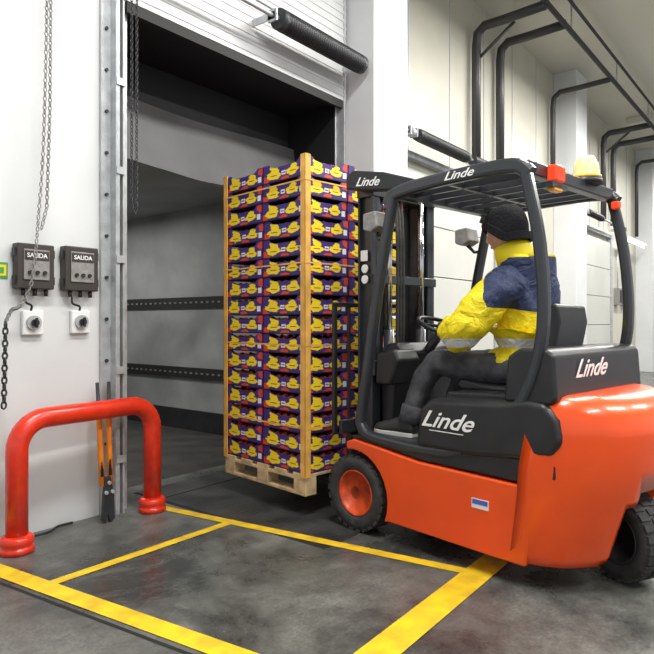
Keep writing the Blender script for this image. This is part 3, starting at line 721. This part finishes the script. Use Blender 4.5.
jr = [.225,.225,.230,.220,.180,.115,.100,.135,.122,.118,.098,.064,.125,.105,.095,.075,.055,.165,.135]
skin_mesh('jacket', jv, je, jr, M['jacket'], DR, sub=3, disp=.055, root=3, dscale=.10)
lathe('jacket_collar', [(.095,-.04),(.112,-.01),(.110,.05),(.100,.085),(.090,.085),(.086,.02)], (-.730,-.558,1.675), (.3,0.04,1), M['collar'], DR, n=24)
for k,(a_,b_) in enumerate(((Vector((-.42,-.385,1.283)),LW),(Vector((-.42,-.765,1.288)),RWv))):
    d_ = (b_-a_).normalized(); lathe('cuff_%d'%(k+1), [(.046,-.03),(.050,-.02),(.048,.012),(.038,.018)], b_-d_*.01, d_, M['cuff'], DR, n=20)
def shoe(name, heel, toe, zf):
    heel = Vector(heel); toe = Vector(toe); d = toe-heel; L = d.length; d.normalize(); n = Vector((-d.y,d.x,0))
    secs = [(0,.030,.085),(.06,.038,.11),(.22,.040,.115),(.42,.040,.095),(.62,.047,.070),(.80,.049,.058),(.94,.038,.046),(1.0,.018,.028)]
    for part,mt in enumerate((M['shoe'],M['sole'])):
        bm = bmesh.new(); rings = []
        for s,hw,ht in secs:
            c = heel+d*(s*L); ring = []
            if part == 0:
                for i in range(12):
                    t = math.pi*i/11; ring.append(bm.verts.new(c+n*(hw*math.cos(t))+Vector((0,0,zf+.02+ht*math.sin(t)**.8))))
            else:
                k = 1.08
                for (u_,v_) in ((hw*k,0),(hw*k,.028),(-hw*k,.028),(-hw*k,0)): ring.append(bm.verts.new(c+n*u_+Vector((0,0,zf+v_))))
            rings.append(ring)
        m_ = len(rings[0])
        for A_,B_ in zip(rings, rings[1:]):
            for i in range(m_): bm.faces.new((A_[i],A_[(i+1)%m_],B_[(i+1)%m_],B_[i]))
        bm.faces.new(rings[0]); bm.faces.new(rings[-1][::-1])
        finish(name+('_upper' if part==0 else '_sole'), bm, mt, DR, smooth=(part==0), bevel=0 if part==0 else .004)
shoe('shoe_left', (-.225,-.255,0), (.075,-.225,0), .5895); shoe('shoe_right', (-.18,-.785,0), (.10,-.80,0), .5895)
for nm,(a_,b_) in (('left',((-.192,-.275,.78),(-.175,-.252,.675))),('right',((-.145,-.785,.78),(-.125,-.79,.675)))):
    tube('trouser_hem_'+nm, [a_,((a_[0]+b_[0])/2,(a_[1]+b_[1])/2,(a_[2]+b_[2])/2),b_], .068, M['trouser'], DR, n=18)
def hand(name, W_, d, n, side):
    d = Vector(d).normalized(); n = Vector(n); n = (n-d*n.dot(d)).normalized(); s = d.cross(n).normalized()*side
    pv = [W_-d*.02, W_+d*.035, W_+d*.080, W_+d*.035+s*.022, W_+d*.078+s*.026, W_+d*.035-s*.020, W_+d*.075-s*.026]
    skin_mesh(name+'_palm', pv, [(0,1),(1,2),(1,3),(3,4),(1,5),(5,6)], [.024,.024,.017,.018,.014,.018,.013], M['glove'], DR, sub=2)
    for i,(o,l) in enumerate(((.030,.95),(.011,1.05),(-.009,1.0),(-.028,.8))):
        k = W_+d*(.078-abs(i-1)*.003)+s*o
        q = [k-d*.02, k+d*.012*l, k+d*.030*l+n*.012*l, k+d*.032*l+n*.036*l, k+d*.014*l+n*.050*l]
        skin_mesh(name+'_finger_%d'%(i+1), q, [(0,1),(1,2),(2,3),(3,4)], [.0095,.0095,.009,.0085,.0075], M['glove'], DR, sub=2)
    b0 = W_+d*.02+s*.022
    q = [b0, b0+s*.022+d*.018+n*.010, b0+s*.026+d*.040+n*.024, b0+s*.016+d*.055+n*.036]
    skin_mesh(name+'_thumb', q, [(0,1),(1,2),(2,3)], [.013,.012,.010,.008], M['glove'], DR, sub=2)
hand('left_hand', LW, (.80,-.25,-.35), (-.2,0,-1), -1)
hand('right_hand', RWv, (.80,.25,-.35), (-.2,0,-1), 1)
hd = D.objects.new('head', None); link(hd, DR); hd.location = (-.675,-.535,1.835); hd.rotation_euler = (0,math.radians(12),math.radians(-4)); hd.scale = (1.13,1.13,1.08)
bm = bmesh.new(); bmesh.ops.create_uvsphere(bm, u_segments=40, v_segments=30, radius=1)
def gs(p, c, r): return math.exp(-((p-Vector(c)).length/r)**2)
for v in bm.verts:
    p = v.co.copy(); q = Vector((p.x*.098, p.y*.077, p.z*.120))
    if q.z < 0: q.y *= 1+.9*q.z; q.x = q.x if q.x > 0 else q.x*(1+2.2*q.z)
    if p.x > 0:
        q.x += .026*gs(q, (.098,0,-.022), .020) + .014*gs(q,(.098,0,.0),.016)
        q.x += .010*gs(q, (.070,0,-.100), .032)
        q.x += .006*gs(q, (.092,0,-.062), .018)
        for s in (-1,1):
            q.x -= .010*gs(q, (.088,s*.032,.006), .017); q.x += .005*gs(q, (.09,s*.030,.030), .018)
            q += Vector((.003,s*.004,0))*gs(q,(.07,s*.045,-.03),.03)
    v.co = q
finish('skull_and_face', bm, M['skin'], hd, smooth=True)
for s,nm in ((1,'left'),(-1,'right')):
    bm = bmesh.new(); bmesh.ops.create_uvsphere(bm, u_segments=14, v_segments=10, radius=.0115, matrix=Matrix.Translation((.080,s*.031,.005))); finish('eye_'+nm, bm, M['white'], hd, smooth=True)
    bm = bmesh.new(); bmesh.ops.create_uvsphere(bm, u_segments=10, v_segments=8, radius=.0055, matrix=Matrix.Translation((.0885,s*.031,.005))); finish('iris_'+nm, bm, M['black'], hd, smooth=True)
    tube('eyebrow_'+nm, [(.091,s*.018,.026),(.092,s*.032,.030),(.083,s*.046,.026)], .0035, M['hat'], hd, n=6, smooth=3)
    tube('ear_'+nm, [(.006,s*.074,-.040),(-.002,s*.080,-.025),(-.008,s*.084,.000),(.004,s*.082,.006),(.012,s*.076,-.005),(.010,s*.073,-.028)], .006, M['skin'], hd, n=8, smooth=4, closed=True)
tube('mouth', [(.086,-.020,-.062),(.0965,0,-.064),(.086,.020,-.062)], .0035, mat('lips',(.42,.14,.11),.5), hd, n=6, smooth=4)
bm = bmesh.new(); N = 40; rings = []
def rimz(t): return .026 if math.cos(t) > .5 else .026-.105*min(1,(.5-math.cos(t))/.9)
for k in range(14):
    f = k/13; ring = []
    for i in range(N):
        t = 2*math.pi*i/N; z0 = rimz(t); zt = .148
        z = z0+(zt-z0)*f
        rad = math.sqrt(max(0, 1-max(0,(z-.01)/(.139))**2.6)) if z > .01 else 1-.8*(.01-z)
        ring.append(bm.verts.new((-.010+.120*math.cos(t)*rad, .100*math.sin(t)*rad, z)))
    rings.append(ring)
for A_,B_ in zip(rings, rings[1:]):
    for i in range(N): bm.faces.new((A_[i],A_[(i+1)%N],B_[(i+1)%N],B_[i]))
finish('beanie_hat', bm, M['hat'], hd, smooth=True)
cuff = [Vector((-.010+.120*math.cos(t), .100*math.sin(t), rimz(t)+.018)) for t in [2*math.pi*k/40 for k in range(40)]]
tube('beanie_cuff', cuff, .01, M['hat'], hd, closed=True, prof=rprof(.045,.014,.35), up=(0,0,1))

# ------------------------------------------------------------------ lights
w = D.worlds.new('world'); scene.world = w; w.use_nodes = True
w.node_tree.nodes['Background'].inputs[0].default_value = (.97,.98,1,1); w.node_tree.nodes['Background'].inputs[1].default_value = .80
def area(name, loc, sx, sy, e, rot=(0,0,0), col=(1,.985,.94)):
    l = D.lights.new(name, 'AREA'); l.shape = 'RECTANGLE'; l.size = sx; l.size_y = sy; l.energy = e; l.color = col
    o = D.objects.new(name, l); o.location = loc; o.rotation_euler = rot; return link(o)
for i,(x,y) in enumerate(((1.5,1.2),(5.5,1.2),(9.5,1.4),(14.5,1.4),(20,1.4),(27,1.4),(1.5,-2.5),(5.5,-2.5),(10,-2.5))):
    area('ceiling_lamp' if i==0 else 'ceiling_lamp.%03d'%i, (x,y,5.3), 2.6, .5, 210 if i<2 or i>5 else 280)
area('trailer_fill', (3.7,7.2,2.6), .5, 3, 34)  # added fill light to lift the trailer interior, not an actual fixture

# ------------------------------------------------------------------ camera
cam = D.cameras.new('camera'); co = D.objects.new('camera', cam); link(co)
co.location = (0,0,1.3); co.rotation_euler = (math.pi/2, 0, math.radians(38.5-90))
cam.sensor_width = 36; cam.lens = 620/654*36; cam.shift_y = -5/654; cam.clip_start = .05; cam.clip_end = 200
scene.camera = co
